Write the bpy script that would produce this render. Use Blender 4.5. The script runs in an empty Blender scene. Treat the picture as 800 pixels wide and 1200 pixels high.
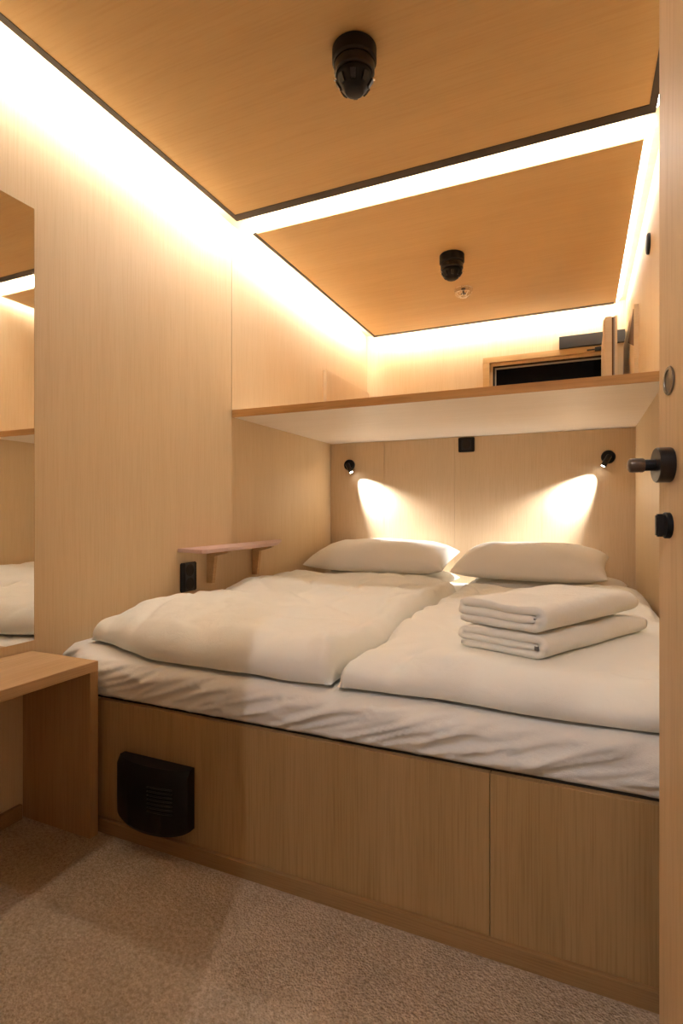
import bpy, bmesh, math, random
from mathutils import Vector, Matrix, noise
random.seed(7)
C = bpy.context.scene.collection
PI = math.pi
D = bpy.data

# ------------------------------------------------------------------ room dimensions (metres)
XL, XR = -1.59, 0.285        # side walls
YB = 3.415                   # headboard wall behind the bed
YL = 4.12                    # rear wall of the loft
YS = 2.245                   # front edge of the loft deck
ZS0, ZS1 = 1.423, 1.46       # loft deck
ZC = 2.33                    # underside of the ceiling panels
ZT0 = 2.388                  # soffit above them
YR = 0.20                    # inner face of the entrance wall
YBED = 1.185                 # front of the bed box

# ------------------------------------------------------------------ materials
def mat(name):
    m = D.materials.new(name); m.use_nodes = True
    nt = m.node_tree
    return m, nt, nt.nodes['Principled BSDF']

def plain(name, col, rough=0.5, metal=0.0, spec=0.5):
    m, nt, b = mat(name)
    b.inputs['Base Color'].default_value = (*col, 1)
    b.inputs['Roughness'].default_value = rough
    b.inputs['Metallic'].default_value = metal
    b.inputs['Specular IOR Level'].default_value = spec
    return m

def wood(name, ca, cb, axis='z', rough=0.5, fine=190.0, dark=0.93, spec=0.3):
    """Oak veneer: long soft bands, fine pores, grain running along one world axis."""
    m, nt, b = mat(name)
    N, L = nt.nodes, nt.links
    geo = N.new('ShaderNodeNewGeometry')
    def stretched(s_long, s_across):
        mp = N.new('ShaderNodeMapping')
        sc = [s_across]*3; sc['xyz'.index(axis)] = s_long
        mp.inputs['Scale'].default_value = sc
        L.new(geo.outputs['Position'], mp.inputs['Vector'])
        return mp
    band = N.new('ShaderNodeTexNoise'); band.inputs['Scale'].default_value = 1.0
    band.inputs['Detail'].default_value = 5; band.inputs['Roughness'].default_value = 0.62
    L.new(stretched(0.9, 13.0).outputs[0], band.inputs['Vector'])
    ramp = N.new('ShaderNodeValToRGB')
    ramp.color_ramp.elements[0].position = 0.32; ramp.color_ramp.elements[0].color = (*ca, 1)
    ramp.color_ramp.elements[1].position = 0.68; ramp.color_ramp.elements[1].color = (*cb, 1)
    L.new(band.outputs['Fac'], ramp.inputs['Fac'])
    pore = N.new('ShaderNodeTexNoise'); pore.inputs['Scale'].default_value = 1.0
    pore.inputs['Detail'].default_value = 3
    L.new(stretched(6.0, fine*1.6).outputs[0], pore.inputs['Vector'])
    pr = N.new('ShaderNodeValToRGB')
    pr.color_ramp.elements[0].position = 0.30; pr.color_ramp.elements[0].color = (dark, dark*0.97, dark*0.93, 1)
    pr.color_ramp.elements[1].position = 0.55; pr.color_ramp.elements[1].color = (1, 1, 1, 1)
    L.new(pore.outputs['Fac'], pr.inputs['Fac'])
    mix = N.new('ShaderNodeMixRGB'); mix.blend_type = 'MULTIPLY'; mix.inputs['Fac'].default_value = 1
    L.new(ramp.outputs['Color'], mix.inputs['Color1']); L.new(pr.outputs['Color'], mix.inputs['Color2'])
    L.new(mix.outputs['Color'], b.inputs['Base Color'])
    bp = N.new('ShaderNodeBump'); bp.inputs['Strength'].default_value = 0.08; bp.inputs['Distance'].default_value = 0.002
    L.new(pore.outputs['Fac'], bp.inputs['Height']); L.new(bp.outputs['Normal'], b.inputs['Normal'])
    b.inputs['Roughness'].default_value = rough
    b.inputs['Specular IOR Level'].default_value = spec
    return m

def cloth(name, col, scale=420, bump=0.12, rough=0.9, sheen=0.15):
    m, nt, b = mat(name)
    N, L = nt.nodes, nt.links
    tc = N.new('ShaderNodeNewGeometry')
    n1 = N.new('ShaderNodeTexNoise'); n1.inputs['Scale'].default_value = scale; n1.inputs['Detail'].default_value = 3
    L.new(tc.outputs['Position'], n1.inputs['Vector'])
    n2 = N.new('ShaderNodeTexNoise'); n2.inputs['Scale'].default_value = 20; n2.inputs['Detail'].default_value = 6; n2.inputs['Distortion'].default_value = 0.8
    L.new(tc.outputs['Position'], n2.inputs['Vector'])
    add = N.new('ShaderNodeMath'); add.operation = 'MULTIPLY_ADD'; add.inputs[1].default_value = 0.25
    L.new(n1.outputs['Fac'], add.inputs[0]); L.new(n2.outputs['Fac'], add.inputs[2])
    bp = N.new('ShaderNodeBump'); bp.inputs['Strength'].default_value = bump; bp.inputs['Distance'].default_value = 0.02
    L.new(add.outputs[0], bp.inputs['Height']); L.new(bp.outputs['Normal'], b.inputs['Normal'])
    b.inputs['Base Color'].default_value = (*col, 1)
    b.inputs['Roughness'].default_value = rough
    b.inputs['Specular IOR Level'].default_value = 0.15
    b.inputs['Sheen Weight'].default_value = sheen
    return m

def emit(name, col, strength):
    m, nt, b = mat(name)
    b.inputs['Base Color'].default_value = (0.9, 0.9, 0.9, 1)
    b.inputs['Emission Color'].default_value = (*col, 1)
    b.inputs['Emission Strength'].default_value = strength
    return m

LEDC = (1.0, 0.995, 0.95)
M = {}
M['wall'] = wood('oak_wall', (0.645, 0.495, 0.31), (0.67, 0.522, 0.333), 'z')
M['head'] = wood('oak_headboard', (0.61, 0.455, 0.285), (0.635, 0.48, 0.31), 'z', fine=110)
M['ceil'] = wood('oak_ceiling', (0.555, 0.372, 0.168), (0.59, 0.402, 0.185), 'x', fine=90, dark=0.95)
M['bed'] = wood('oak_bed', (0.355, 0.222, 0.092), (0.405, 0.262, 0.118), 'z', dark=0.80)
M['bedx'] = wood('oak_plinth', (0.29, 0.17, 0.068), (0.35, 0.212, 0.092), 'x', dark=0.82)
M['edge'] = wood('oak_edge', (0.40, 0.205, 0.065), (0.55, 0.32, 0.125), 'x', fine=60, dark=0.8)
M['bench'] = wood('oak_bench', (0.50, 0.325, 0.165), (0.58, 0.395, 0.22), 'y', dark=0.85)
M['benchz_shaded'] = wood('oak_bench_side_shaded', (0.40, 0.245, 0.105), (0.46, 0.295, 0.14), 'z', dark=0.85)  # same oak as the bench top, with the side's shade darkened into the colour
M['under'] = wood('pale_birch', (0.83, 0.75, 0.65), (0.87, 0.79, 0.70), 'x', dark=0.93)
M['door'] = wood('oak_door', (0.56, 0.385, 0.205), (0.63, 0.45, 0.265), 'z', fine=70, dark=0.9)
M['frame'] = wood('oak_window', (0.50, 0.32, 0.13), (0.58, 0.39, 0.19), 'x', fine=60)
M['framez'] = wood('oak_window_upright', (0.55, 0.37, 0.19), (0.62, 0.44, 0.25), 'z', fine=60)
M['cream'] = wood('pale_batten', (0.66, 0.52, 0.34), (0.72, 0.58, 0.40), 'x', dark=0.95)
M['lilac'] = wood('lilac_ply', (0.56, 0.40, 0.37), (0.64, 0.47, 0.44), 'y', dark=0.92)
M['black'] = plain('matt_black', (0.006, 0.0055, 0.006), 0.5, 0, 0.25)
M['blackgloss'] = plain('satin_black', (0.012, 0.0115, 0.012), 0.32, 0, 0.4)
M['trimblack'] = plain('dark_trim', (0.030, 0.018, 0.010), 0.6)
M['gap'] = plain('shadow_gap', (0.02, 0.014, 0.008), 0.9)
M['grey'] = plain('dark_grey_metal', (0.032, 0.028, 0.024), 0.5)
M['gasket'] = plain('grey_gasket', (0.30, 0.28, 0.25), 0.6)
M['steel'] = plain('brushed_steel', (0.20, 0.165, 0.125), 0.42, 0.8)
M['lever'] = plain('brown_lever', (0.115, 0.085, 0.065), 0.42, 0.5)  # brownish metal tone for the knob
M['chrome'] = plain('chrome', (0.8, 0.76, 0.7), 0.15, 1.0)
M['night'] = plain('night_glass', (0.003, 0.003, 0.004), 0.45, 0, 0.06)
M['mirror'] = plain('mirror_silver', (0.90, 0.89, 0.86), 0.015, 1.0)
M['brown'] = plain('dark_brown_print', (0.13, 0.055, 0.02), 0.6)
M['linen'] = cloth('cotton_duvet', (0.83, 0.84, 0.79), 500, 0.22)
M['sheet'] = cloth('cotton_sheet', (0.78, 0.78, 0.745), 500, 0.22)
M['pillow'] = cloth('cotton_pillow', (0.80, 0.77, 0.70), 500, 0.22)
M['terry'] = cloth('terry_towel', (0.85, 0.85, 0.79), 900, 0.30, 1.0, 0.35)
M['tag'] = plain('grey_tag', (0.16, 0.14, 0.12), 0.7)
M['white'] = plain('white_plaster', (0.7, 0.66, 0.6), 0.8)
M['led'] = emit('led_diffuser', LEDC, 44.0)
M['led_soft'] = emit('led_diffuser_soft', LEDC, 22.0)
M['led_dim'] = emit('led_diffuser_dim', LEDC, 11.0)
M['lamp'] = emit('lamp_lens', (1.0, 0.96, 0.90), 30.0)

def carpet():
    m, nt, b = mat('loop_pile_carpet')
    N, L = nt.nodes, nt.links
    geo = N.new('ShaderNodeNewGeometry')
    mp = N.new('ShaderNodeMapping'); mp.inputs['Scale'].default_value = (1, 1, 1)
    mp.inputs['Rotation'].default_value = (0, 0, 0.35)
    L.new(geo.outputs['Position'], mp.inputs['Vector'])
    v = N.new('ShaderNodeTexVoronoi'); v.inputs['Scale'].default_value = 190
    L.new(mp.outputs[0], v.inputs['Vector'])
    n = N.new('ShaderNodeTexNoise'); n.inputs['Scale'].default_value = 105; n.inputs['Detail'].default_value = 6
    n.inputs['Roughness'].default_value = 0.75
    L.new(mp.outputs[0], n.inputs['Vector'])
    ramp = N.new('ShaderNodeValToRGB')
    ramp.color_ramp.elements[0].position = 0.36; ramp.color_ramp.elements[0].color = (0.38, 0.295, 0.20, 1)
    ramp.color_ramp.elements[1].position = 0.64; ramp.color_ramp.elements[1].color = (0.66, 0.545, 0.42, 1)
    L.new(n.outputs['Fac'], ramp.inputs['Fac'])
    big = N.new('ShaderNodeTexNoise'); big.inputs['Scale'].default_value = 9; big.inputs['Detail'].default_value = 5
    L.new(geo.outputs['Position'], big.inputs['Vector'])
    br = N.new('ShaderNodeValToRGB')
    br.color_ramp.elements[0].position = 0.3; br.color_ramp.elements[0].color = (0.84, 0.83, 0.81, 1)
    br.color_ramp.elements[1].position = 0.65; br.color_ramp.elements[1].color = (1, 1, 1, 1)
    L.new(big.outputs['Fac'], br.inputs['Fac'])
    mx = N.new('ShaderNodeMixRGB'); mx.blend_type = 'MULTIPLY'; mx.inputs['Fac'].default_value = 1
    L.new(ramp.outputs[0], mx.inputs['Color1']); L.new(br.outputs[0], mx.inputs['Color2'])
    L.new(mx.outputs[0], b.inputs['Base Color'])
    sub = N.new('ShaderNodeMath'); sub.operation = 'SUBTRACT'
    L.new(n.outputs['Fac'], sub.inputs[0]); L.new(v.outputs['Distance'], sub.inputs[1])
    bp = N.new('ShaderNodeBump'); bp.inputs['Strength'].default_value = 0.8; bp.inputs['Distance'].default_value = 0.006
    L.new(sub.outputs[0], bp.inputs['Height']); L.new(bp.outputs['Normal'], b.inputs['Normal'])
    b.inputs['Roughness'].default_value = 1.0; b.inputs['Specular IOR Level'].default_value = 0.05
    return m
M['carpet'] = carpet()

# ------------------------------------------------------------------ object helpers
WLOC = {}
def link(o): C.objects.link(o); return o

def thing(name, label, cat, loc=(0, 0, 0), group=None):
    o = link(D.objects.new(name, None)); o.location = loc; o.empty_display_size = 0.05
    o['label'] = label; o['category'] = cat
    if group: o['group'] = group
    WLOC[o.name] = Vector(loc)
    return o

def obj(name, bm, m, parent=None, smooth=None, origin=None):
    """Link one mesh, built in world coordinates, as one object under its parent."""
    bmesh.ops.recalc_face_normals(bm, faces=bm.faces)
    me = D.meshes.new(name); bm.to_mesh(me); bm.free()
    o = link(D.objects.new(name, me))
    for x in (m if isinstance(m, (list, tuple)) else [m]): me.materials.append(x)
    base = WLOC[parent.name] if parent else Vector((0, 0, 0))
    org = Vector(origin) if origin is not None else base
    me.transform(Matrix.Translation(-org))
    if parent: o.parent = parent
    o.location = org - base
    WLOC[o.name] = org
    if smooth is not None:
        for p in me.polygons: p.use_smooth = True
        if smooth > 0 and smooth < 180:
            me.set_sharp_from_angle(angle=math.radians(smooth))
    return o

def tag(o, label, cat, group=None):
    o['label'] = label; o['category'] = cat
    if group: o['group'] = group
    return o

def struct(name, bm, m, parent=None, **k):
    o = obj(name, bm, m, parent, **k)
    if parent is None: o['kind'] = 'structure'
    return o

def B(*boxes, bevel=0.0, seg=2, bm=None):
    """boxes: (x0,x1,y0,y1,z0,z1)"""
    bm = bm or bmesh.new()
    for x0, x1, y0, y1, z0, z1 in boxes:
        v = [bm.verts.new((x, y, z)) for x in (x0, x1) for y in (y0, y1) for z in (z0, z1)]
        fs = [(0,1,3,2), (4,6,7,5), (0,4,5,1), (2,3,7,6), (0,2,6,4), (1,5,7,3)]
        faces = [bm.faces.new([v[i] for i in f]) for f in fs]
        if bevel:
            es = list({e for f in faces for e in f.edges})
            bmesh.ops.bevel(bm, geom=es, offset=bevel, segments=seg, affect='EDGES', profile=0.6)
    return bm

def lathe(profile, center, axis=(0, 0, 1), n=40, bm=None):
    """profile: (radius, height) along axis from center; closed with caps where radius > 0."""
    bm = bm or bmesh.new()
    a = Vector(axis).normalized()
    q = Vector((0, 0, 1)).rotation_difference(a)
    c = Vector(center)
    rings = []
    for r, h in profile:
        if r < 1e-6:
            rings.append([bm.verts.new(c + q @ Vector((0, 0, h)))])
        else:
            rings.append([bm.verts.new(c + q @ Vector((r*math.cos(2*PI*i/n), r*math.sin(2*PI*i/n), h))) for i in range(n)])
    for A, Bq in zip(rings, rings[1:]):
        for i in range(n):
            j = (i+1) % n
            if len(A) == 1 and len(Bq) == 1: continue
            if len(A) == 1: bm.faces.new((A[0], Bq[i], Bq[j]))
            elif len(Bq) == 1: bm.faces.new((A[i], A[j], Bq[0]))
            else: bm.faces.new((A[i], A[j], Bq[j], Bq[i]))
    if len(rings[0]) > 1: bm.faces.new(rings[0][::-1])
    if len(rings[-1]) > 1: bm.faces.new(rings[-1])
    return bm

def tube(pts, r, n=8, bm=None):
    bm = bm or bmesh.new()
    pts = [Vector(p) for p in pts]
    rings = []
    for i, p in enumerate(pts):
        t = (pts[min(i+1, len(pts)-1)] - pts[max(i-1, 0)]).normalized()
        u = t.orthogonal().normalized() if abs(t.z) > 0.9 else t.cross(Vector((0, 0, 1))).normalized()
        w = t.cross(u)
        rings.append([bm.verts.new(p + r*(u*math.cos(2*PI*k/n) + w*math.sin(2*PI*k/n))) for k in range(n)])
    for A, Q in zip(rings, rings[1:]):
        for k in range(n):
            bm.faces.new((A[k], A[(k+1) % n], Q[(k+1) % n], Q[k]))
    bm.faces.new(rings[0][::-1]); bm.faces.new(rings[-1])
    return bm

def prism(poly, d, bm=None):
    """extrude polygon (list of 3D points) by vector d"""
    bm = bm or bmesh.new()
    a = [bm.verts.new(p) for p in poly]
    b = [bm.verts.new(Vector(p) + Vector(d)) for p in poly]
    n = len(a)
    bm.faces.new(a[::-1]); bm.faces.new(b)
    for i in range(n): bm.faces.new((a[i], a[(i+1) % n], b[(i+1) % n], b[i]))
    return bm

def nz(x, y, z=0.0): return noise.noise(Vector((x, y, z)))
def sstep(a, b, x):
    t = max(0.0, min(1.0, (x-a)/(b-a))); return t*t*(3-2*t)

def copy_tree(o, parent=None):
    c = o.copy(); C.objects.link(c)
    c.parent = parent
    for ch in list(o.children): copy_tree(ch, c)
    return c

# ------------------------------------------------------------------ the setting
CF = -1.3                                     # end of the corridor outside the door
struct('floor', B((XL-0.1, 0.95, CF, YB+0.1, -0.1, 0.0)), M['carpet'])
struct('wall_left', B((XL-0.1, XL, 0.05, YS-0.006, 0.0, ZT0), (XL-0.1, XL-0.0015, YS-0.006, YS+0.002, 0.0, ZS1), (XL-0.1, XL-0.06, YS-0.006, YS+0.002, ZS1, ZT0),
                      (XL-0.1, XL-0.003, YS+0.002, YL+0.1, 0.0, ZT0)), M['wall'])
struct('trim_3', B((XL-0.055, XL-0.004, YS-0.0055, YS+0.0015, ZS1, ZT0-0.03)), M['brown'])
struct('wall_right', B((XR, XR+0.1, 0.05, YL+0.1, 0.0, ZT0)), M['wall'])
# headboard wall in three veneer sheets with hairline joints
struct('wall_back', B((XL, -1.197, YB, YB+0.08, 0, ZS0), (-1.1955, -0.7255, YB, YB+0.08, 0, ZS0), (-0.724, -0.205, YB, YB+0.08, 0, ZS0),
                      (-0.2035, XR, YB, YB+0.08, 0, ZS0), (XL, XR, YB+0.004, YB+0.08, 0, ZS0)), M['head'])
# loft rear wall with the window opening
WX0, WX1, WZ0, WZ1 = -0.648, 0.230, 1.56, 2.085
struct('wall_loft', B((XL, WX0, YL, YL+0.1, ZS1, ZT0), (WX1, XR, YL, YL+0.1, ZS1, ZT0),
                      (WX0, WX1, YL, YL+0.1, WZ1, ZT0), (WX0, WX1, YL, YL+0.1, ZS1, WZ0)), M['wall'])
# entrance wall with the doorway the photograph looks through
DX0, DX1, DZ = -0.483, 0.262, 2.08
struct('wall_entrance', B((XL, DX0, YR-0.12, YR, 0, ZT0), (DX1, XR, YR-0.12, YR, 0, ZT0), (DX0, DX1, YR-0.12, YR, DZ, ZT0)), M['bed'])
struct('wall_corridor', B((-1.1, -1.0, CF, YR-0.12, 0, ZT0), (0.9, 1.0, CF, YR-0.12, 0, ZT0), (-1.1, 1.0, CF-0.1, CF, 0, ZT0)), M['white'])
struct('ceiling', B((XL-0.1, XR+0.1, YR-0.12, YL+0.1, ZT0, 2.50)), M['cream'])
struct('ceiling.001', B((-1.1, 1.0, CF-0.1, YR-0.121, ZT0, 2.50)), M['white'])
# two thick panels fixed under the soffit, lit along their sides
PA = (-1.487, 0.240, YR+0.02, 2.138)
PB = (-1.484, 0.224, 2.272, 3.998)
def panel(name, P):
    return struct(name, B((P[0]+0.006, P[1]-0.006, P[2]+0.006, P[3]-0.006, ZC, ZT0), bevel=0.0008), M['ceil'])
panel('ceiling.002', PA); panel('ceiling.003', PB)
def edging(name, P, sides, w):
    x0, x1, y0, y1 = P; za, zb = ZC-0.002, ZC+0.007; t, tb = w
    q = {'l': (x0, x0+t, y0, y1, za, zb), 'r': (x1-t, x1, y0, y1, za, zb), 'b': (x0+t, x1-t, y1-tb, y1, za, zb), 'f': (x0+t, x1-t, y0, y0+t, za, zb)}
    struct(name, B(*[q[k] for k in sides]), M['trimblack'])
edging('trim_1', PA, 'lrb', (0.024, 0.048)); edging('trim_2', PB, 'lb', (0.018, 0.036))
struct('baseboard_left', B((XL, XL+0.014, YR, 1.128, 0, 0.045), bevel=0.003), M['bedx'])

# ---- LED lines
def strip(name, pts, normal, label, m, cut=None):
    """flat diffuser bar: pts = (a, b, width vector); the visible face points along normal"""
    a, b, w = [Vector(p) for p in pts]
    n = Vector(normal).normalized()*0.006
    bm = prism([a, b, b+w, a+w], -n)
    return tag(obj(name, bm, m, origin=(a+b)/2), label, 'light', 'LED light lines at the ceiling')
def side(P, k, label):
    x0, x1, y0, y1 = P; lz = ZC+0.009; up = (0, 0, 0.032)
    a, b, n = {'l': ((x0, y0+0.01, lz), (x0, y1-0.004, lz), (-1, 0, 0)), 'r': ((x1, y0+0.01, lz), (x1, y1-0.004, lz), (1, 0, 0)),
               'b': ((x0+0.004, y1, lz), (x1-0.004, y1, lz), (0, 1, 0)), 'f': ((x0+0.004, y0, lz), (x1-0.004, y0, lz), (0, -1, 0))}[k]
    lean = {'l': 0.60, 'r': 0.8, 'b': 0.2, 'f': 1.1}[k]      # the diffusers lean out at the top, so they also light the room below
    n = Vector(n); h = Vector(up).z
    strip('led_strip', (Vector(a)+n*0.0015, Vector(b)+n*0.0015, n*(h*lean)+Vector((0, 0, h))), n-Vector((0, 0, lean)), label, M[{'f': 'led_soft', 'r': 'led_dim'}.get(k, 'led')])
side(PA, 'l', 'long LED line washing the left wall beside the nearer ceiling panel')
side(PA, 'r', 'LED line above the right wall, a bright spot beside the top of the door edge')
side(PB, 'l', 'LED line washing the left side wall of the loft')
side(PB, 'f', 'broad white LED band crossing the room between the two ceiling panels')
side(PB, 'r', 'thin white LED line along the right edge of the loft ceiling panel')
side(PB, 'b', 'LED line washing the rear wall of the loft above the window')
# ---- loft deck
deck = thing('loft_deck', 'pale loft platform with a darker oak front edge, spanning the room above the bed', 'platform', (-0.65, YS, ZS0))
obj('deck_board', B((XL, XR, YS+0.0065, YL, ZS0+0.002, ZS1-0.001)), M['under'], deck)
e = obj('front_edge', B((XL, XR, YS, YS+0.006, ZS0, ZS1), bevel=0.001), M['edge'], deck); e['label'] = 'darker oak edge band'

# ---- window in the loft
win = link(D.objects.new('window_1', None)); win.location = (-0.2, YL, WZ0); win['kind'] = 'structure'; WLOC[win.name] = Vector(win.location)
fy0, fy1 = YL-0.018, YL+0.06
obj('window_frame', B((WX0-0.012, WX0+0.035, fy0, fy1, WZ0, WZ1-0.0305), (WX0-0.012, WX1, fy0, fy1, WZ1-0.030, WZ1+0.012),
                      (WX1-0.035, WX1, fy0, fy1, WZ0, WZ1-0.0305), (WX0+0.0355, WX1-0.0355, fy0, fy1, WZ0, WZ0+0.04), bevel=0.002), M['frame'], win)
ix0, ix1, iz0, iz1 = WX0+0.036, WX1-0.036, WZ0+0.041, WZ1-0.031
obj('rebate', B((ix0, ix0+0.020, YL+0.004, fy1, iz0, iz1), (ix0+0.0205, ix1, YL+0.004, fy1, iz1-0.020, iz1), bevel=0.001), M['framez'], win)
obj('dark_rebate', B((ix0+0.0205, ix0+0.034, YL+0.012, fy1, iz0, iz1-0.0205), (ix0+0.0345, ix1, YL+0.012, fy1, iz1-0.034, iz1-0.0205)), M['gap'], win)
obj('gasket', B((ix0+0.0345, ix0+0.042, YL+0.014, fy1, iz0, iz1-0.0345), (ix0+0.0425, ix1, YL+0.014, fy1, iz1-0.043, iz1-0.0345)), M['gasket'], win)
obj('pane', B((ix0+0.0425, ix1, YL+0.030, YL+0.042, iz0, iz1-0.0435)), M['night'], win)
obj('latch', B((0.095, 0.135, fy0-0.022, fy0-0.0005, WZ1-0.030, WZ1-0.004), (0.045, 0.095, fy0-0.016, fy0-0.006, WZ1-0.022, WZ1-0.012), bevel=0.003), M['black'], win)
# the casement, swung open into the loft at a right angle: seen on its free edge
sy0, sy1, sz0, sz1 = 3.48, YL-0.03, WZ0+0.01, 2.083
sash = obj('sash', B((0.135, 0.170, sy0, sy0+0.055, sz0, sz1), (0.135, 0.170, sy1-0.055, sy1, sz0, sz1),
                     (0.135, 0.170, sy0+0.0555, sy1-0.0555, sz1-0.055, sz1), (0.135, 0.170, sy0+0.0555, sy1-0.0555, sz0, sz0+0.055), bevel=0.002), M['cream'], win)
def ring(x0, x1, ins, w):
    a, b, c, d = sy0+ins, sy1-ins, sz0+ins, sz1-ins
    return B((x0, x1, a, a+w, c, d), (x0, x1, b-w, b, c, d), (x0, x1, a+w, b-w, d-w, d), (x0, x1, a+w, b-w, c, c+w))
obj('sash_rebate', ring(0.1705, 0.179, 0.006, 0.04), M['brown'], sash)
obj('sash_gasket', ring(0.1795, 0.186, 0.003, 0.04), M['gasket'], sash)
obj('sash_cover', ring(0.1865, 0.198, 0.0, 0.045), M['cream'], sash)
obj('sash_pane', B((0.148, 0.158, sy0+0.056, sy1-0.056, sz0+0.056, sz1-0.056)), M['night'], sash)
obj('sash_lip', B((0.124, 0.1345, sy0+0.012, sy0+0.03, sz0, sz1-0.012)), M['cream'], sash)

tag(obj('wall_box', B((-0.132, 0.280, YL-0.035, YL-0.0005, 2.099, 2.182), bevel=0.002), M['grey'], origin=(0.06, YL, 2.099)),
    'long dark grey box on the rear wall just above the loft window', 'box')
# boards on the side walls of the loft
tag(obj('backrest_board', B((XL-0.003, XL+0.022, 3.30, 4.10, ZS1, 1.915), bevel=0.0015), M['head'], origin=(XL, 3.7, ZS1)),
    'low oak backrest board standing on the loft deck against the left wall', 'board')
bd = thing('leaning_board', 'pale board with a dark brown wedge on it, against the right wall of the loft', 'board', (XR-0.012, 3.6, ZS1))
obj('board', B((XR-0.022, XR-0.0005, 3.235, 4.0, ZS1, 2.05), bevel=0.0015), M['cream'], bd)
w = obj('wedge_print', prism([(XR-0.0245, 3.25, 2.03), (XR-0.0245, 3.25, 1.835), (XR-0.0245, 3.60, 1.95)], (0.0023, 0, 0)), M['brown'], bd)
w['label'] = 'dark brown wedge shaped mark'
tag(obj('round_wall_disc', lathe([(0.045, 0), (0.045, 0.008), (0.040, 0.012), (0, 0.012)], (XR-0.0003, 2.75, 2.145), (-1, 0, 0)), M['black'], smooth=40, origin=(XR, 2.75, 2.145)),
    'small round black disc high on the right wall of the loft', 'disc')

# ---- ceiling detectors
def detector(x, y, label):
    t = thing('smoke_detector', label, 'detector', (x, y, ZC), 'black detectors on the ceiling panels')
    obj('base', lathe([(0.062, 0), (0.066, -0.004), (0.066, -0.042), (0.061, -0.047), (0, -0.047)], (x, y, ZC-0.0003)), M['black'], t, smooth=35)
    obj('collar', lathe([(0.056, -0.0475), (0.060, -0.052), (0.060, -0.076), (0.056, -0.080), (0, -0.080)], (x, y, ZC)), M['blackgloss'], t, smooth=35)
    obj('sensor_cap', lathe([(0.052, -0.0805), (0.054, -0.088), (0.050, -0.100), (0.040, -0.116), (0.030, -0.128), (0.024, -0.132), (0, -0.133)], (x, y, ZC)), M['black'], t, smooth=35)
    for k in range(8):
        a = k*PI/4+0.3
        c, s = math.cos(a), math.sin(a)
        bm = prism([Vector((x+c*0.0500-s*d, y+s*0.0500+c*d, ZC-0.097)) for d in (-0.008, 0.008)] +
                   [Vector((x+c*0.0375-s*d, y+s*0.0375+c*d, ZC-0.117)) for d in (0.006, -0.006)], (c*0.006, s*0.006, -0.002))
        obj('rib', bm, M['blackgloss'], t)
    for s in (-1, 1):
        l = obj('indicator', lathe([(0.005, 0.0), (0.005, 0.006), (0.003, 0.009), (0, 0.009)], (x+s*0.0535*math.cos(0.4), y+s*0.0535*math.sin(0.4), ZC-0.090), (s*math.cos(0.4), s*math.sin(0.4), -0.2), 12), M['chrome'], t, smooth=40)
        l['label'] = 'tiny clear indicator'
    return t
detector(-0.614, 1.485, 'black cylindrical detector on the nearer ceiling panel above the bed end')
detector(-0.628, 2.888, 'black cylindrical detector on the loft ceiling panel next to the wire guard')
sp = thing('sprinkler', 'small sprinkler head inside a shiny wire guard on the loft ceiling', 'sprinkler', (-0.657, 3.350, ZC))
sx, sy = -0.657, 3.350
obj('nozzle', lathe([(0.014, 0), (0.014, -0.010), (0.006, -0.014), (0.005, -0.028), (0.016, -0.030), (0.016, -0.033), (0, -0.033)], (sx, sy, ZC-0.0003), n=20), M['steel'], sp, smooth=35)
bm = bmesh.new()
for rr, zz in ((0.055, -0.004), (0.050, -0.030), (0.026, -0.050)):
    tube([(sx+rr*math.cos(a*PI/12), sy+rr*math.sin(a*PI/12), ZC+zz) for a in range(25)], 0.0014, 6, bm)
for k in range(8):
    a = k*PI/4
    tube([(sx+r*math.cos(a), sy+r*math.sin(a), ZC+z) for r, z in ((0.055, -0.003), (0.054, -0.018), (0.050, -0.030), (0.040, -0.043), (0.026, -0.050), (0.006, -0.052))], 0.0014, 6, bm)
obj('wire_guard', bm, M['chrome'], sp, smooth=0)

# ---- mirror on the left wall
mr = thing('mirror', 'tall frameless mirror on the left wall above the bench', 'mirror', (XL, 0.9, 0.543))
obj('mirror_glass', B((XL+0.0045, XL+0.0055, 0.56, 1.172, 0.543, 1.913)), M['mirror'], mr)
obj('mirror_backing', B((XL+0.0002, XL+0.004, 0.561, 1.1745, 0.544, 1.912)), M['benchz_shaded'], mr)

# ---- bench under the mirror
bn = thing('bench', 'low oak bench with slab side under the mirror at the bed end', 'bench', (-1.44, 0.7, 0))
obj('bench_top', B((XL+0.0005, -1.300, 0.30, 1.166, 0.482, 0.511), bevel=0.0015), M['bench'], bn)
obj('side_panel', B((XL+0.0005, -1.300, 1.137, 1.166, 0.0, 0.4815), bevel=0.0015), M['benchz_shaded'], bn)
obj('side_panel', B((XL+0.0005, -1.300, 0.30, 0.329, 0.0, 0.4815), bevel=0.0015), M['benchz_shaded'], bn)

# ---- bed box
bb = thing('bed_base', 'built-in oak bed box with two front panels and a plinth', 'bed', (-0.65, YBED, 0))
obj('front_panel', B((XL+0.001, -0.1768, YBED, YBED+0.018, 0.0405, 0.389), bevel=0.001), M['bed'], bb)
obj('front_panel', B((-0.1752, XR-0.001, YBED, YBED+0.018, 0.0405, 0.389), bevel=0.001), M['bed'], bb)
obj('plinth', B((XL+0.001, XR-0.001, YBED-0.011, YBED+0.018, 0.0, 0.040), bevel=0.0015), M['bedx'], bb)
obj('platform', B((XL+0.001, XR-0.001, YBED+0.0185, YB-0.002, 0.34, 0.3955)), M['gap'], bb)  # near-black colour paints the shadow line under the mattress edge

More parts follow.
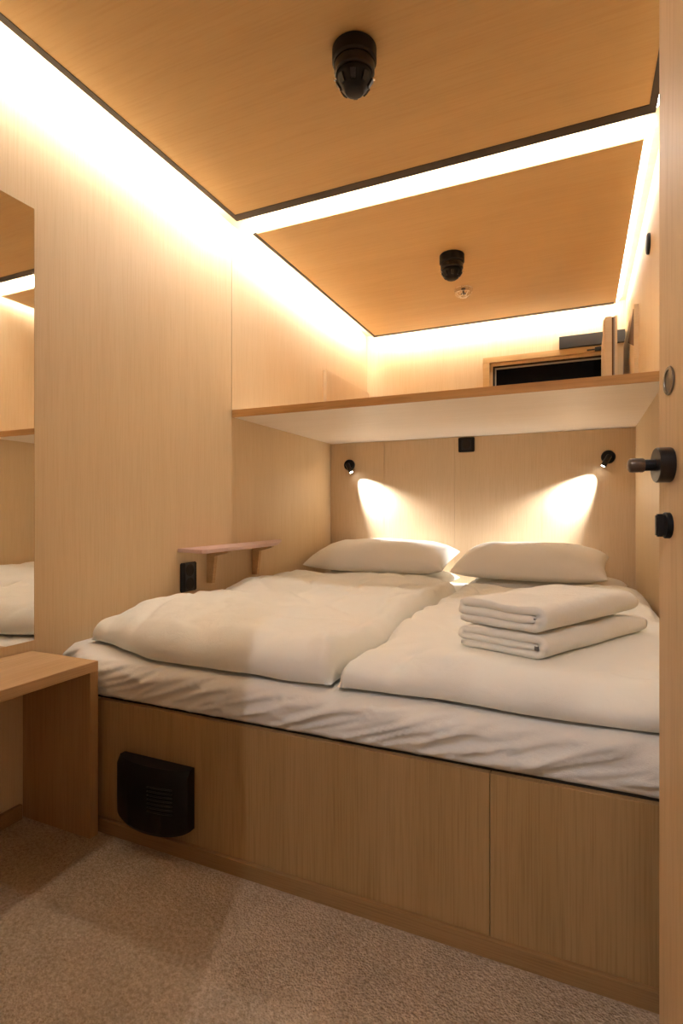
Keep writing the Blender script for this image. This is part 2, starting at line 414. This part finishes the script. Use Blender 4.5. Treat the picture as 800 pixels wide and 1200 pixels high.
# ---- vent hood on the bed box
vt = thing('heater', 'black bow-fronted heater box low on the oak bed front', 'heater', (-1.088, YBED, 0.075))
def bow(x0, x1, y, depth, zt, zb, drop, n=24, grow=0.0):
    """bowed front box with an arched lower edge"""
    bm = bmesh.new(); rows = []
    for i in range(n+1):
        t = i/n; x = x0 + (x1-x0)*t
        s = math.sqrt(max(0.0, 1-(2*t-1)**2*0.92))
        yf = y - depth*(0.30 + 0.70*s) - grow
        b = zb - drop*(s-0.28)
        rows.append([bm.verts.new(p) for p in ((x, y, zt), (x, yf+0.012, zt), (x, yf, zt-0.020), (x, yf, b+0.014), (x, yf+0.010, b), (x, y, b))])
    for A, Q in zip(rows, rows[1:]):
        for k in range(6): bm.faces.new((A[k], A[(k+1) % 6], Q[(k+1) % 6], Q[k]))
    bm.faces.new(rows[0]); bm.faces.new(rows[-1][::-1])
    return bm
obj('body', bow(-1.214, -0.962, YBED-0.0005, 0.060, 0.252, 0.086, 0.026), M['black'], vt, smooth=35)
for k in range(7):
    z = 0.205-k*0.011
    pts = []
    for i in range(13):
        t = 0.56+0.30*i/12
        s = math.sqrt(max(0.0, 1-(2*t-1)**2*0.92))
        pts.append((-1.214+0.252*t, YBED-0.0005-0.060*(0.30+0.70*s)-0.0012, z))
    obj('grille_rib', tube(pts, 0.0018, 6), M['blackgloss'], vt, smooth=0)

# ---- socket plates
def outlet(name, label, c, nrm, w, h, cups):
    """square plate on a wall with round or recessed cups; nrm is the outward wall normal"""
    n = Vector(nrm); u = Vector((0, 0, 1)).cross(n); up = Vector((0, 0, 1)); c = Vector(c)
    t = thing(name, label, 'socket', c)
    def slab(cc, hw, hh, d0, d1, bev):
        bm = prism([cc+u*a*hw+up*b*hh+n*d0 for a, b in ((-1, -1), (1, -1), (1, 1), (-1, 1))], n*(d1-d0))
        if bev: bmesh.ops.bevel(bm, geom=list(bm.edges), offset=bev, segments=3, affect='EDGES')
        return bm
    obj('cover_plate', slab(c, w/2, h/2, 0.0003, 0.011, 0.004), M['black'], t, smooth=40)
    for dz in cups:
        f = obj('socket_face', slab(c+up*dz, w*0.30, w*0.30, 0.0112, 0.014, 0.001), M['blackgloss'], t)
        obj('socket_cup', lathe([(w*0.25, 0.0142), (w*0.25, 0.0155), (w*0.20, 0.0155), (w*0.19, 0.0145), (0, 0.0145)], c+up*dz, nrm, 28), M['gap'], f, smooth=40)
    return t
outlet('wall_socket', 'black double power socket on the left wall under the lilac shelf', (XL, 1.910, 0.663), (1, 0, 0), 0.105, 0.128, (0.030, -0.030))
outlet('wall_socket', 'square black socket on the headboard wall between the reading lamps', (-0.650, YB, 1.372), (0, -1, 0), 0.100, 0.092, (0.0,))

# ---- wall shelf
sh = thing('wall_shelf', 'small lilac shelf on two wooden brackets on the left wall', 'shelf', (XL, 2.25, 0.62))
bm = prism([(XL, 1.845, 0.776), (-1.435, 1.815, 0.776), (-1.425, 1.835, 0.776), (-1.432, 2.36, 0.776), (-1.455, 2.46, 0.776), (XL, 2.735, 0.776)], (0, 0, 0.016))
bmesh.ops.bevel(bm, geom=[e for e in bm.edges], offset=0.002, segments=2, affect='EDGES')
s = obj('shelf_board', bm, M['lilac'], sh); s['label'] = 'lilac tinted board'
for y in (2.045, 2.425):
    bm = prism([(XL+0.0003, y, 0.7755), (-1.470, y, 0.7755), (-1.470, y, 0.766), (-1.545, y, 0.745), (-1.560, y, 0.620), (XL+0.0003, y, 0.620)], (0, 0.022, 0))
    obj('bracket', bm, M['bench'], sh)

# ---- reading lamps
def reading_lamp(x, z, sx, label):
    y = YB
    t = thing('wall_lamp', label, 'lamp', (x, y, z), 'reading lamps on the headboard wall')
    obj('wall_plate', lathe([(0.036, 0.0003), (0.037, 0.004), (0.037, 0.020), (0.033, 0.027), (0.020, 0.030), (0, 0.031)], (x, y, z), (0, -1, 0)), M['black'], t, smooth=40)
    d = Vector((0.45*sx, -0.10, -0.80)).normalized()
    p0 = Vector((x, y-0.040, z-0.004))
    hd = obj('lamp_head', lathe([(0.0, -0.016), (0.011, -0.014), (0.0145, -0.008), (0.0145, 0.056), (0.0125, 0.058), (0.0125, 0.055), (0, 0.055)], p0, d, 28), M['blackgloss'], t, smooth=40)
    obj('lens', lathe([(0.0118, 0.0553), (0.0118, 0.0563), (0.006, 0.0585), (0, 0.059)], p0, d, 20), M['lamp'], hd, smooth=0)
    ld = D.lights.new('reading_light', 'SPOT'); ld.energy = SPOT_W; ld.color = (0.97, 0.98, 1.0)
    ld.spot_size = math.radians(62); ld.spot_blend = 1.0; ld.shadow_soft_size = 0.010
    lo = link(D.objects.new('reading_light', ld))
    aim = Vector((0.66*sx, 0.09, -0.74)).normalized()
    lo.location = p0 + d*0.064
    lo.rotation_euler = aim.to_track_quat('-Z', 'Y').to_euler()
    return t
SPOT_W = 110.0
reading_lamp(-1.444, 1.272, 1, 'small round black reading lamp above the left pillow')
reading_lamp(0.148, 1.262, -1, 'small round black reading lamp above the right pillow, nearest the door')

# ---- door standing open along the right wall
ang = math.radians(10)
ex, ey = 0.1145, 0.980                      # free edge of the leaf
dv = Vector((math.sin(ang), -math.cos(ang), 0))     # towards the hinge
nv = Vector((-math.cos(ang), -math.sin(ang), 0))    # face seen from the room
E0 = Vector((ex, ey, 0))
dr = link(D.objects.new('door_1', None)); dr.location = E0 + dv*0.78; dr['kind'] = 'structure'; WLOC[dr.name] = Vector(dr.location)
dr.location.z = 0
bm = prism([E0+Vector((0, 0, 0.006)), E0+dv*0.78+Vector((0, 0, 0.006)), E0+dv*0.78+Vector((0, 0, 2.06)), E0+Vector((0, 0, 2.06))], -nv*0.040)
bmesh.ops.bevel(bm, geom=list(bm.edges), offset=0.0012, segments=2, affect='EDGES')
leaf = obj('door_leaf', bm, M['door'], dr)
hc = E0 + dv*0.052 + Vector((0, 0, 1.020))
han = obj('door_handle', lathe([(0.0255, 0.0002), (0.0262, 0.002), (0.0262, 0.019), (0.0250, 0.0205), (0.018, 0.0208), (0, 0.0208)], hc, nv, 40), M['blackgloss'], dr, smooth=35)
obj('handle_neck', lathe([(0.0085, 0.0212), (0.0085, 0.036)], hc, nv, 24), M['black'], han, smooth=35)
bm = lathe([(0.0098, 0.0362), (0.0108, 0.038), (0.0108, 0.052), (0.0102, 0.0555), (0.007, 0.0575), (0, 0.0582)], hc, nv, 28)
obj('knob', bm, M['lever'], han, smooth=40)['label'] = 'brownish knob'
kc = E0 + dv*0.046 + Vector((0, 0, 0.930))
kn = obj('thumb_turn', lathe([(0.0195, 0.0002), (0.0195, 0.006), (0.018, 0.0075), (0, 0.0075)], kc, nv, 32), M['black'], dr, smooth=35)
bm = prism([kc+nv*0.0077+dv*a+Vector((0, 0, b)) for a, b in ((-0.005, -0.017), (0.005, -0.017), (0.005, 0.017), (-0.005, 0.017))], nv*0.011)
bmesh.ops.bevel(bm, geom=list(bm.edges), offset=0.002, segments=2, affect='EDGES')
obj('turn_grip', bm, M['blackgloss'], kn)
pc = E0 + dv*0.048 + Vector((0, 0, 1.146))
pp = obj('round_plate', lathe([(0.0205, 0.0002), (0.0215, 0.0015), (0.0205, 0.003), (0.016, 0.0034), (0.0155, 0.0018), (0, 0.0022)], pc, nv, 36), M['steel'], dr, smooth=35)
pp['label'] = 'round brushed metal plate'


# ------------------------------------------------------------------ bedding
def grid_mesh(rows, closed_caps=True, bm=None):
    bm = bm or bmesh.new()
    V = [[bm.verts.new(p) for p in r] for r in rows]
    for A, Q in zip(V, V[1:]):
        for i in range(len(A)-1): bm.faces.new((A[i], A[i+1], Q[i+1], Q[i]))
    return bm, V

def mattress():
    bm = bmesh.new()
    x0, x1 = XL+0.004, XR-0.004
    nx = 240
    zb, zt, r = 0.3965, 0.503, 0.035
    path = []
    path += [(0.03, zb, 0.0), (0.002, zb, 0.2)]
    for i in range(11):                                        # front face
        path.append((0.0, zb + 0.008 + (zt-r-zb-0.008)*i/10, 1.0))
    for i in range(1, 8):
        a = PI/2*i/7
        path.append((r-r*math.cos(a), zt-r+r*math.sin(a), 1.0-0.6*i/7))
    for i in range(1, 31): path.append((r + (YB-0.006-1.195-r)*(i/30)**1.3, zt, 0.15))
    rows = []
    for j in range(nx+1):
        x = x0 + (x1-x0)*j/nx
        yf = 1.197 + 0.10*sstep(-1.36, XL+0.02, x)**1.6
        row = []
        for dy, z, wgt in path:
            f = (z-zb)/(zt-zb)
            # slanting tucks of the stretched sheet
            t = 0.66
            p = x*math.cos(t) + z*math.sin(t)*2.2; q = -x*math.sin(t)*1.0 + z*math.cos(t)*2.2
            w1 = nz(p*2.2+3.1, q*13.0, 1.7)
            w2 = nz(p*5.0-1.3, q*24.0, 8.2)
            w3 = nz(x*9.0, z*14.0, 4.4)
            fold = 0.012*w1 + 0.015*(1-min(1, abs(w1)*2.6))**3 + 0.012*(1-min(1, abs(w2)*2.2))**2 + 0.003*w3 - 0.004
            sag = 0.010*math.sin(f*PI) if f < 1 else 0
            y = yf + dy*(YB-0.008-yf)/(YB-0.006-1.195) - wgt*(fold + sag) + 0.006*nz(x*1.7, 2.0)*wgt
            y = max(y, YBED+0.001) if f < 0.12 else y
            zz = z + (0.006*nz(x*6, (yf+dy)*6, 3.0) + 0.004*nz(x*2.2, 5.5, 0.3))*(sstep(0.5, 1, f))
            if dy > 0.3: zz += 0.004*nz(x*3, dy*3, 9.1)
            row.append(Vector((x, y, zz)))
        row.append(Vector((x, YB-0.008, zb)))
        rows.append(row)
    bm, V = grid_mesh(rows, bm=bm)
    for j in range(nx): bm.faces.new((V[j][-1], V[j][0], V[j+1][0], V[j+1][-1]))
    bm.faces.new(V[0][::-1]); bm.faces.new(V[-1])
    return bm
tag(obj('mattress', mattress(), M['sheet'], smooth=0, origin=(-0.65, 2.3, 0.3965)),
    'wide mattress in a wrinkled cream fitted sheet on the oak bed box', 'mattress')

def spaced(n, k=1.6):
    """0..1 samples crowded to both ends"""
    out = []
    for i in range(n+1):
        t = i/n
        out.append(0.5 - 0.5*math.cos(PI*t) if k == 1 else (0.65*(0.5-0.5*math.cos(PI*t)) + 0.35*t))
    return out

def duvet(x0, x1, y0, y1, zb, H, R, RX, seed, left_pull=0.0, flat=None, bumps=()):
    """puffy quilt lying on the mattress: flat below, domed edges, soft hollows and creases"""
    U, Vv = spaced(110), spaced(150)
    top, bot = [], []
    for v in Vv:
        rt_, rb_ = [], []
        for u in U:
            X = x0 + (x1-x0)*u; Yy = y0 + (y1-y0)*v
            # outline wander, rounded corners
            dx0, dx1, dy0, dy1 = (X-x0), (x1-X), (Yy-y0), (y1-Yy)
            def rd(d, RR): 
                t = min(1.0, max(0.0, d/RR)); return 1-t
            ax, ay = max(rd(dx0, RX[0]), rd(dx1, RX[1])), max(rd(dy0, R*1.1), rd(dy1, R))
            Xc, Yc = X, Yy
            s = min(1.0, (ax**4.5+ay**4.5)**(1/4.5))
            e = math.sqrt(max(0.0, 1-s**2.2))
            wob = 0.018*nz(Xc*3.1+seed, Yc*3.1, 0.5) + 0.008*nz(Xc*9+seed, Yc*9, 1.5)
            wob *= 0.3 if ax > 0.5 else 1
            Yc += wob*ay + left_pull*sstep(0.45, 0.0, u)*(1-v)**2
            Xc += wob*ax
            h = H*e
            b = 0.030*nz(Xc*2.3+seed, Yc*2.0, 2.5) + 0.013*nz(Xc*5.5, Yc*4.2+seed, 6.5)
            ridge = abs(nz(Xc*4.0+Yc*1.5+seed, Yc*3.0-Xc*1.0, 11.0))
            b -= 0.012*max(0.0, 0.16-ridge)/0.16
            b += 0.0035*nz(Xc*22, Yc*14+seed, 3.0)
            for bx, by, br, ba in bumps:
                q = math.exp(-((Xc-bx)**2+(Yc-by)**2)/(br*br)); b += ba*q
            # gathers radiating from the long edges
            g = 0.010*nz(Yc*16+seed, 0.3, 1.0)*max(rd(dx0, 0.16), rd(dx1, 0.16))*min(1, e*1.5)
            h += (b+g)*min(1.0, e*1.1)
            if flat:
                # pressed flat under the towels
                (fx_, fy_), (sx_, sy_), (tx_, ty_), fz = flat
                det = sx_*ty_-sy_*tx_
                pa = ((Xc-fx_)*ty_-(Yc-fy_)*tx_)/det; pb = (sx_*(Yc-fy_)-sy_*(Xc-fx_))/det
                k = sstep(-0.55, -0.12, pa)*sstep(1.55, 1.12, pa)*sstep(-0.25, -0.06, pb)*sstep(1.3, 1.06, pb)
                h = h*(1-k) + (fz-zb)*k
            h = max(h, 0.004 if e < 0.05 else 0.02)
            bulge = 0.012*math.sin(min(1.0, e)*PI)
            rt_.append(Vector((Xc, Yc - bulge*rd(dy0, R), zb + h)))
            rb_.append(Vector((Xc + (0.012 if dx0 < R else (-0.012 if dx1 < R else 0))*(1 if ax > 0.9 else 0), Yc + (0.010 if ay > 0.9 and dy0 < dy1 else 0), zb)))
        top.append(rt_); bot.append(rb_)
    bm = bmesh.new()
    bm, T_ = grid_mesh(top, bm=bm)
    bm, B_ = grid_mesh([r[::-1] for r in bot], bm=bm)
    B_ = [r[::-1] for r in B_]
    n, m_ = len(T_), len(T_[0])
    loop_t = T_[0] + [T_[i][-1] for i in range(1, n)] + T_[-1][-2::-1] + [T_[i][0] for i in range(n-2, 0, -1)]
    loop_b = B_[0] + [B_[i][-1] for i in range(1, n)] + B_[-1][-2::-1] + [B_[i][0] for i in range(n-2, 0, -1)]
    for i in range(len(loop_t)):
        j = (i+1) % len(loop_t)
        bm.faces.new((loop_t[i], loop_t[j], loop_b[j], loop_b[i]))
    return bm
TOWEL_FLAT = ((-0.075, 1.335), (-0.215, 0.075), (0.25, 0.45), 0.602)
tag(obj('duvet', duvet(-1.535, -0.572, 1.225, 2.80, 0.5115, 0.104, 0.085, (0.075, 0.055), 2.3, 0.11,
                       bumps=((-1.38, 1.72, 0.16, 0.016), (-1.40, 2.22, 0.15, 0.020))), M['linen'], smooth=0, origin=(-1.04, 2.0, 0.5115)),
    'cream duvet on the left half of the bed, under the lilac shelf', 'duvet', 'duvets on the bed')
tag(obj('duvet', duvet(-0.556, 0.274, 1.220, 2.84, 0.5115, 0.092, 0.085, (0.055, 0.09), 7.9, 0.0, TOWEL_FLAT,
                       bumps=((-0.28, 1.30, 0.10, 0.015),)), M['linen'], smooth=0, origin=(-0.14, 2.0, 0.5115)),
    'cream duvet on the right half of the bed, carrying the towels', 'duvet', 'duvets on the bed')

def pillow_mesh(cx, cy, zb, w, d, h, tilt, seed, rz=0.0):
    n = 64
    rows_t, rows_b = [], []
    R_ = Matrix.Rotation(tilt, 3, 'X'); Rz = Matrix.Rotation(rz, 3, 'Z')
    for i in range(n+1):
        v = -math.cos(PI*i/n); rt_, rb_ = [], []
        for j in range(n+1):
            u = -math.cos(PI*j/n)
            px = u*w/2*(1-0.045*(1-abs(v)**2.0)*abs(u)**3)
            py = v*d/2*(1-0.10*(1-abs(u)**2.0)*abs(v)**3)
            e = ((1-abs(u)**3.4)*(1-abs(v)**2.8))**0.44 if abs(u) < 1 and abs(v) < 1 else 0.0
            wr = 0.010*nz(px*5+seed, py*6, 0.3) + 0.006*nz(px*16+seed, py*9, 2.3)*(0.3+abs(u))
            up = h*0.64*e + wr*e
            dn = -h*0.36*(e**1.0)
            dn = max(dn, -h*0.30) + 0.002*wr
            rt_.append(Rz @ (R_ @ Vector((px, py, up))) + Vector((cx, cy, zb)))
            rb_.append(Rz @ (R_ @ Vector((px, py, dn))) + Vector((cx, cy, zb)))
        rows_t.append(rt_); rows_b.append(rb_)
    bm = bmesh.new()
    grid_mesh(rows_t, bm=bm); grid_mesh([r[::-1] for r in rows_b], bm=bm)
    bmesh.ops.remove_doubles(bm, verts=bm.verts, dist=1e-5)
    return bm
PG = 'pillows at the head of the bed'
tag(obj('pillow', pillow_mesh(-1.085, 3.165, 0.540, 0.80, 0.44, 0.105, 0.0, 1.0), M['pillow'], smooth=0, origin=(-1.085, 3.165, 0.508)),
    'flat lower pillow, a narrow band under the left plump pillow', 'pillow', PG)
tag(obj('pillow', pillow_mesh(-0.165, 3.165, 0.540, 0.82, 0.45, 0.105, 0.0, 4.0), M['pillow'], smooth=0, origin=(-0.165, 3.165, 0.508)),
    'flat lower pillow whose corner shows by the right wall at the headboard', 'pillow', PG)
tag(obj('pillow', pillow_mesh(-1.11, 3.130, 0.666, 0.86, 0.46, 0.165, 0.16, 9.0), M['pillow'], smooth=0, origin=(-1.11, 3.13, 0.61)),
    'plump cream pillow under the left reading lamp', 'pillow', PG)
tag(obj('pillow', pillow_mesh(-0.245, 3.080, 0.666, 0.76, 0.46, 0.165, 0.16, 14.0, -0.05), M['pillow'], smooth=0, origin=(-0.245, 3.08, 0.61)),
    'plump cream pillow on the right, behind the folded towels', 'pillow', PG)

# ---- folded towels: one thick ribbon folded over itself, seen on its folded end
def towel(F, S, T_, zb, Ht, seed, tagpos=None):
    """F = front corner (x,y); S = unit vector x length along the layered end; T_ = vector along the fold"""
    F = Vector((F[0], F[1], 0)); S = Vector((S[0], S[1], 0)); T_ = Vector((T_[0], T_[1], 0))
    Ls = S.length; sd = S.normalized(); Lt = T_.length; td = T_.normalized()
    th = Ht/3.12
    zc = [th*0.5, Ht*0.5, Ht-th*0.5]
    r1 = (zc[2]-zc[1])/2; r2 = (zc[2]-zc[0])/2
    P2 = []                                                    # centre line (s from the front corner, z)
    s0 = Ls-r2-th*0.2
    P2.append((0.018, zc[1]))
    for i in range(1, 8): P2.append((0.018+(Ls-0.018-r1-0.004)*i/8, zc[1]))
    cx = Ls-r1-th*0.5
    for i in range(0, 9):
        a = -PI/2 + PI*i/8
        P2.append((cx + r1*math.cos(a), (zc[1]+zc[2])/2 + r1*math.sin(a)))
    for i in range(1, 9): P2.append((cx + (r2*0.85+th*0.25-cx)*i/9, zc[2]))
    for i in range(0, 13):
        a = PI/2 + PI*i/12
        P2.append((r2*0.85+th*0.25 + r2*0.85*math.cos(a), (zc[2]+zc[0])/2 + r2*math.sin(a)))
    for i in range(1, 12): P2.append((r2*0.85+th*0.25 + (Ls-th*0.3-(r2*0.85+th*0.25))*i/11, zc[0]))
    # ribbon outline
    up, lo = [], []
    for i, p in enumerate(P2):
        a = Vector(P2[max(i-1, 0)]); b = Vector(P2[min(i+1, len(P2)-1)])
        t = (b-a).normalized(); nrm = Vector((-t.y, t.x))
        hw = th*0.50*(0.55 if i in (0, len(P2)-1) else 1.0)
        up.append(Vector(p)+nrm*hw); lo.append(Vector(p)-nrm*hw)
    outline = up + lo[::-1]
    nt = 40
    rows = []
    for k in range(nt+1):
        f = k/nt
        endr = 0.5*(sstep(0, 0.03, f)*sstep(1, 0.97, f))+0.5
        row = []
        for q in outline:
            s, z = q.x, q.y
            ff = f*Lt
            z2 = zb + th*0.0 + zc[1]+(z-zc[1])*(0.94+0.06*endr)
            ww = (z/Ht)
            z2 += (-0.012*abs(nz(s*6+seed, ff*5, 1.0)) - 0.003*abs(nz(s*25, ff*25+seed, 2.0)))*ww
            z2 += -0.005*ww*sstep(0.8, 1.0, f) 
            s2 = s + 0.008*nz(ff*6+seed, z*20, 5.0)
            f2 = ff + 0.006*nz(s*12+seed, z*60, 7.0) + (0.004*math.sin(z*160))*(1 if f < 0.02 else 0)
            p = F + sd*s2 + td*f2
            p.z = max(z2, zb)
            row.append(p)
        rows.append(row)
    bm = bmesh.new()
    V = [[bm.verts.new(p) for p in r] for r in rows]
    n = len(outline)
    for A, Q in zip(V, V[1:]):
        for i in range(n): bm.faces.new((A[i], A[(i+1) % n], Q[(i+1) % n], Q[i]))
    h = len(up)
    for Rr, flip in ((V[0], False), (V[-1], True)):
        for i in range(h-1):
            f = (Rr[i], Rr[i+1], Rr[n-2-i], Rr[n-1-i])
            bm.faces.new(f[::-1] if flip else f)
    return bm
TG = 'folded towels on the bed'
ZT = 0.604
def towel_thing(label, F, S, T_, zb, Ht, seed):
    t = thing('towel', label, 'towel', (F[0]+T_[0]/2, F[1]+T_[1]/2, zb), TG)
    obj('folded_cloth', towel(F, S, T_, zb, Ht, seed), M['terry'], t, smooth=0)
    sd = Vector((S[0], S[1], 0)).normalized(); td = Vector((T_[0], T_[1], 0)).normalized()
    c = Vector((F[0], F[1], zb+Ht*0.47)) + sd*0.018 - td*0.003
    bm = prism([c-sd*0.004+Vector((0, 0, -0.005)), c+sd*0.004+Vector((0, 0, -0.005)), c+sd*0.004+Vector((0, 0, 0.005)), c-sd*0.004+Vector((0, 0, 0.005))], td*0.02)
    obj('care_tag', bm, M['tag'], t)['label'] = 'tiny grey cloth tag'
    return t
towel_thing('lower cream towel of the folded pair, lying on the right duvet', (-0.075, 1.335), (-0.215, 0.075), (0.25, 0.45), ZT, 0.055, 1.0)
towel_thing('upper cream towel of the folded pair, topmost on the bed', (-0.078, 1.345), (-0.215, 0.085), (0.225, 0.43), ZT+0.058, 0.066, 6.0)

# ------------------------------------------------------------------ light from the corridor
pl = D.lights.new('corridor_light', 'POINT'); pl.energy = 31; pl.color = (0.95, 0.93, 1.0); pl.shadow_soft_size = 0.012
po = link(D.objects.new('corridor_light', pl)); po.location = (-0.195, -0.70, 2.30)

w = D.worlds.new('World'); bpy.context.scene.world = w; w.use_nodes = True
w.node_tree.nodes['Background'].inputs[0].default_value = (0.02, 0.02, 0.03, 1)
w.node_tree.nodes['Background'].inputs[1].default_value = 0.2

# ------------------------------------------------------------------ camera
cam = D.cameras.new('camera'); co = link(D.objects.new('camera', cam))
cam.sensor_fit = 'AUTO'; cam.sensor_width = 36.0; cam.lens = 18.949
cam.clip_start = 0.01
co.location = (0, 0, 0.95)
co.rotation_euler = (PI/2, 0, math.radians(23.831))
sc = bpy.context.scene
sc.camera = co
sc.view_settings.view_transform = 'Standard'
sc.view_settings.look = 'None'
sc.view_settings.gamma = 1.0
sc.view_settings.use_curve_mapping = False
sc.view_settings.exposure = 0.22
sc.cycles.use_denoising = True
sc.cycles.max_bounces = 14
sc.cycles.diffuse_bounces = 8
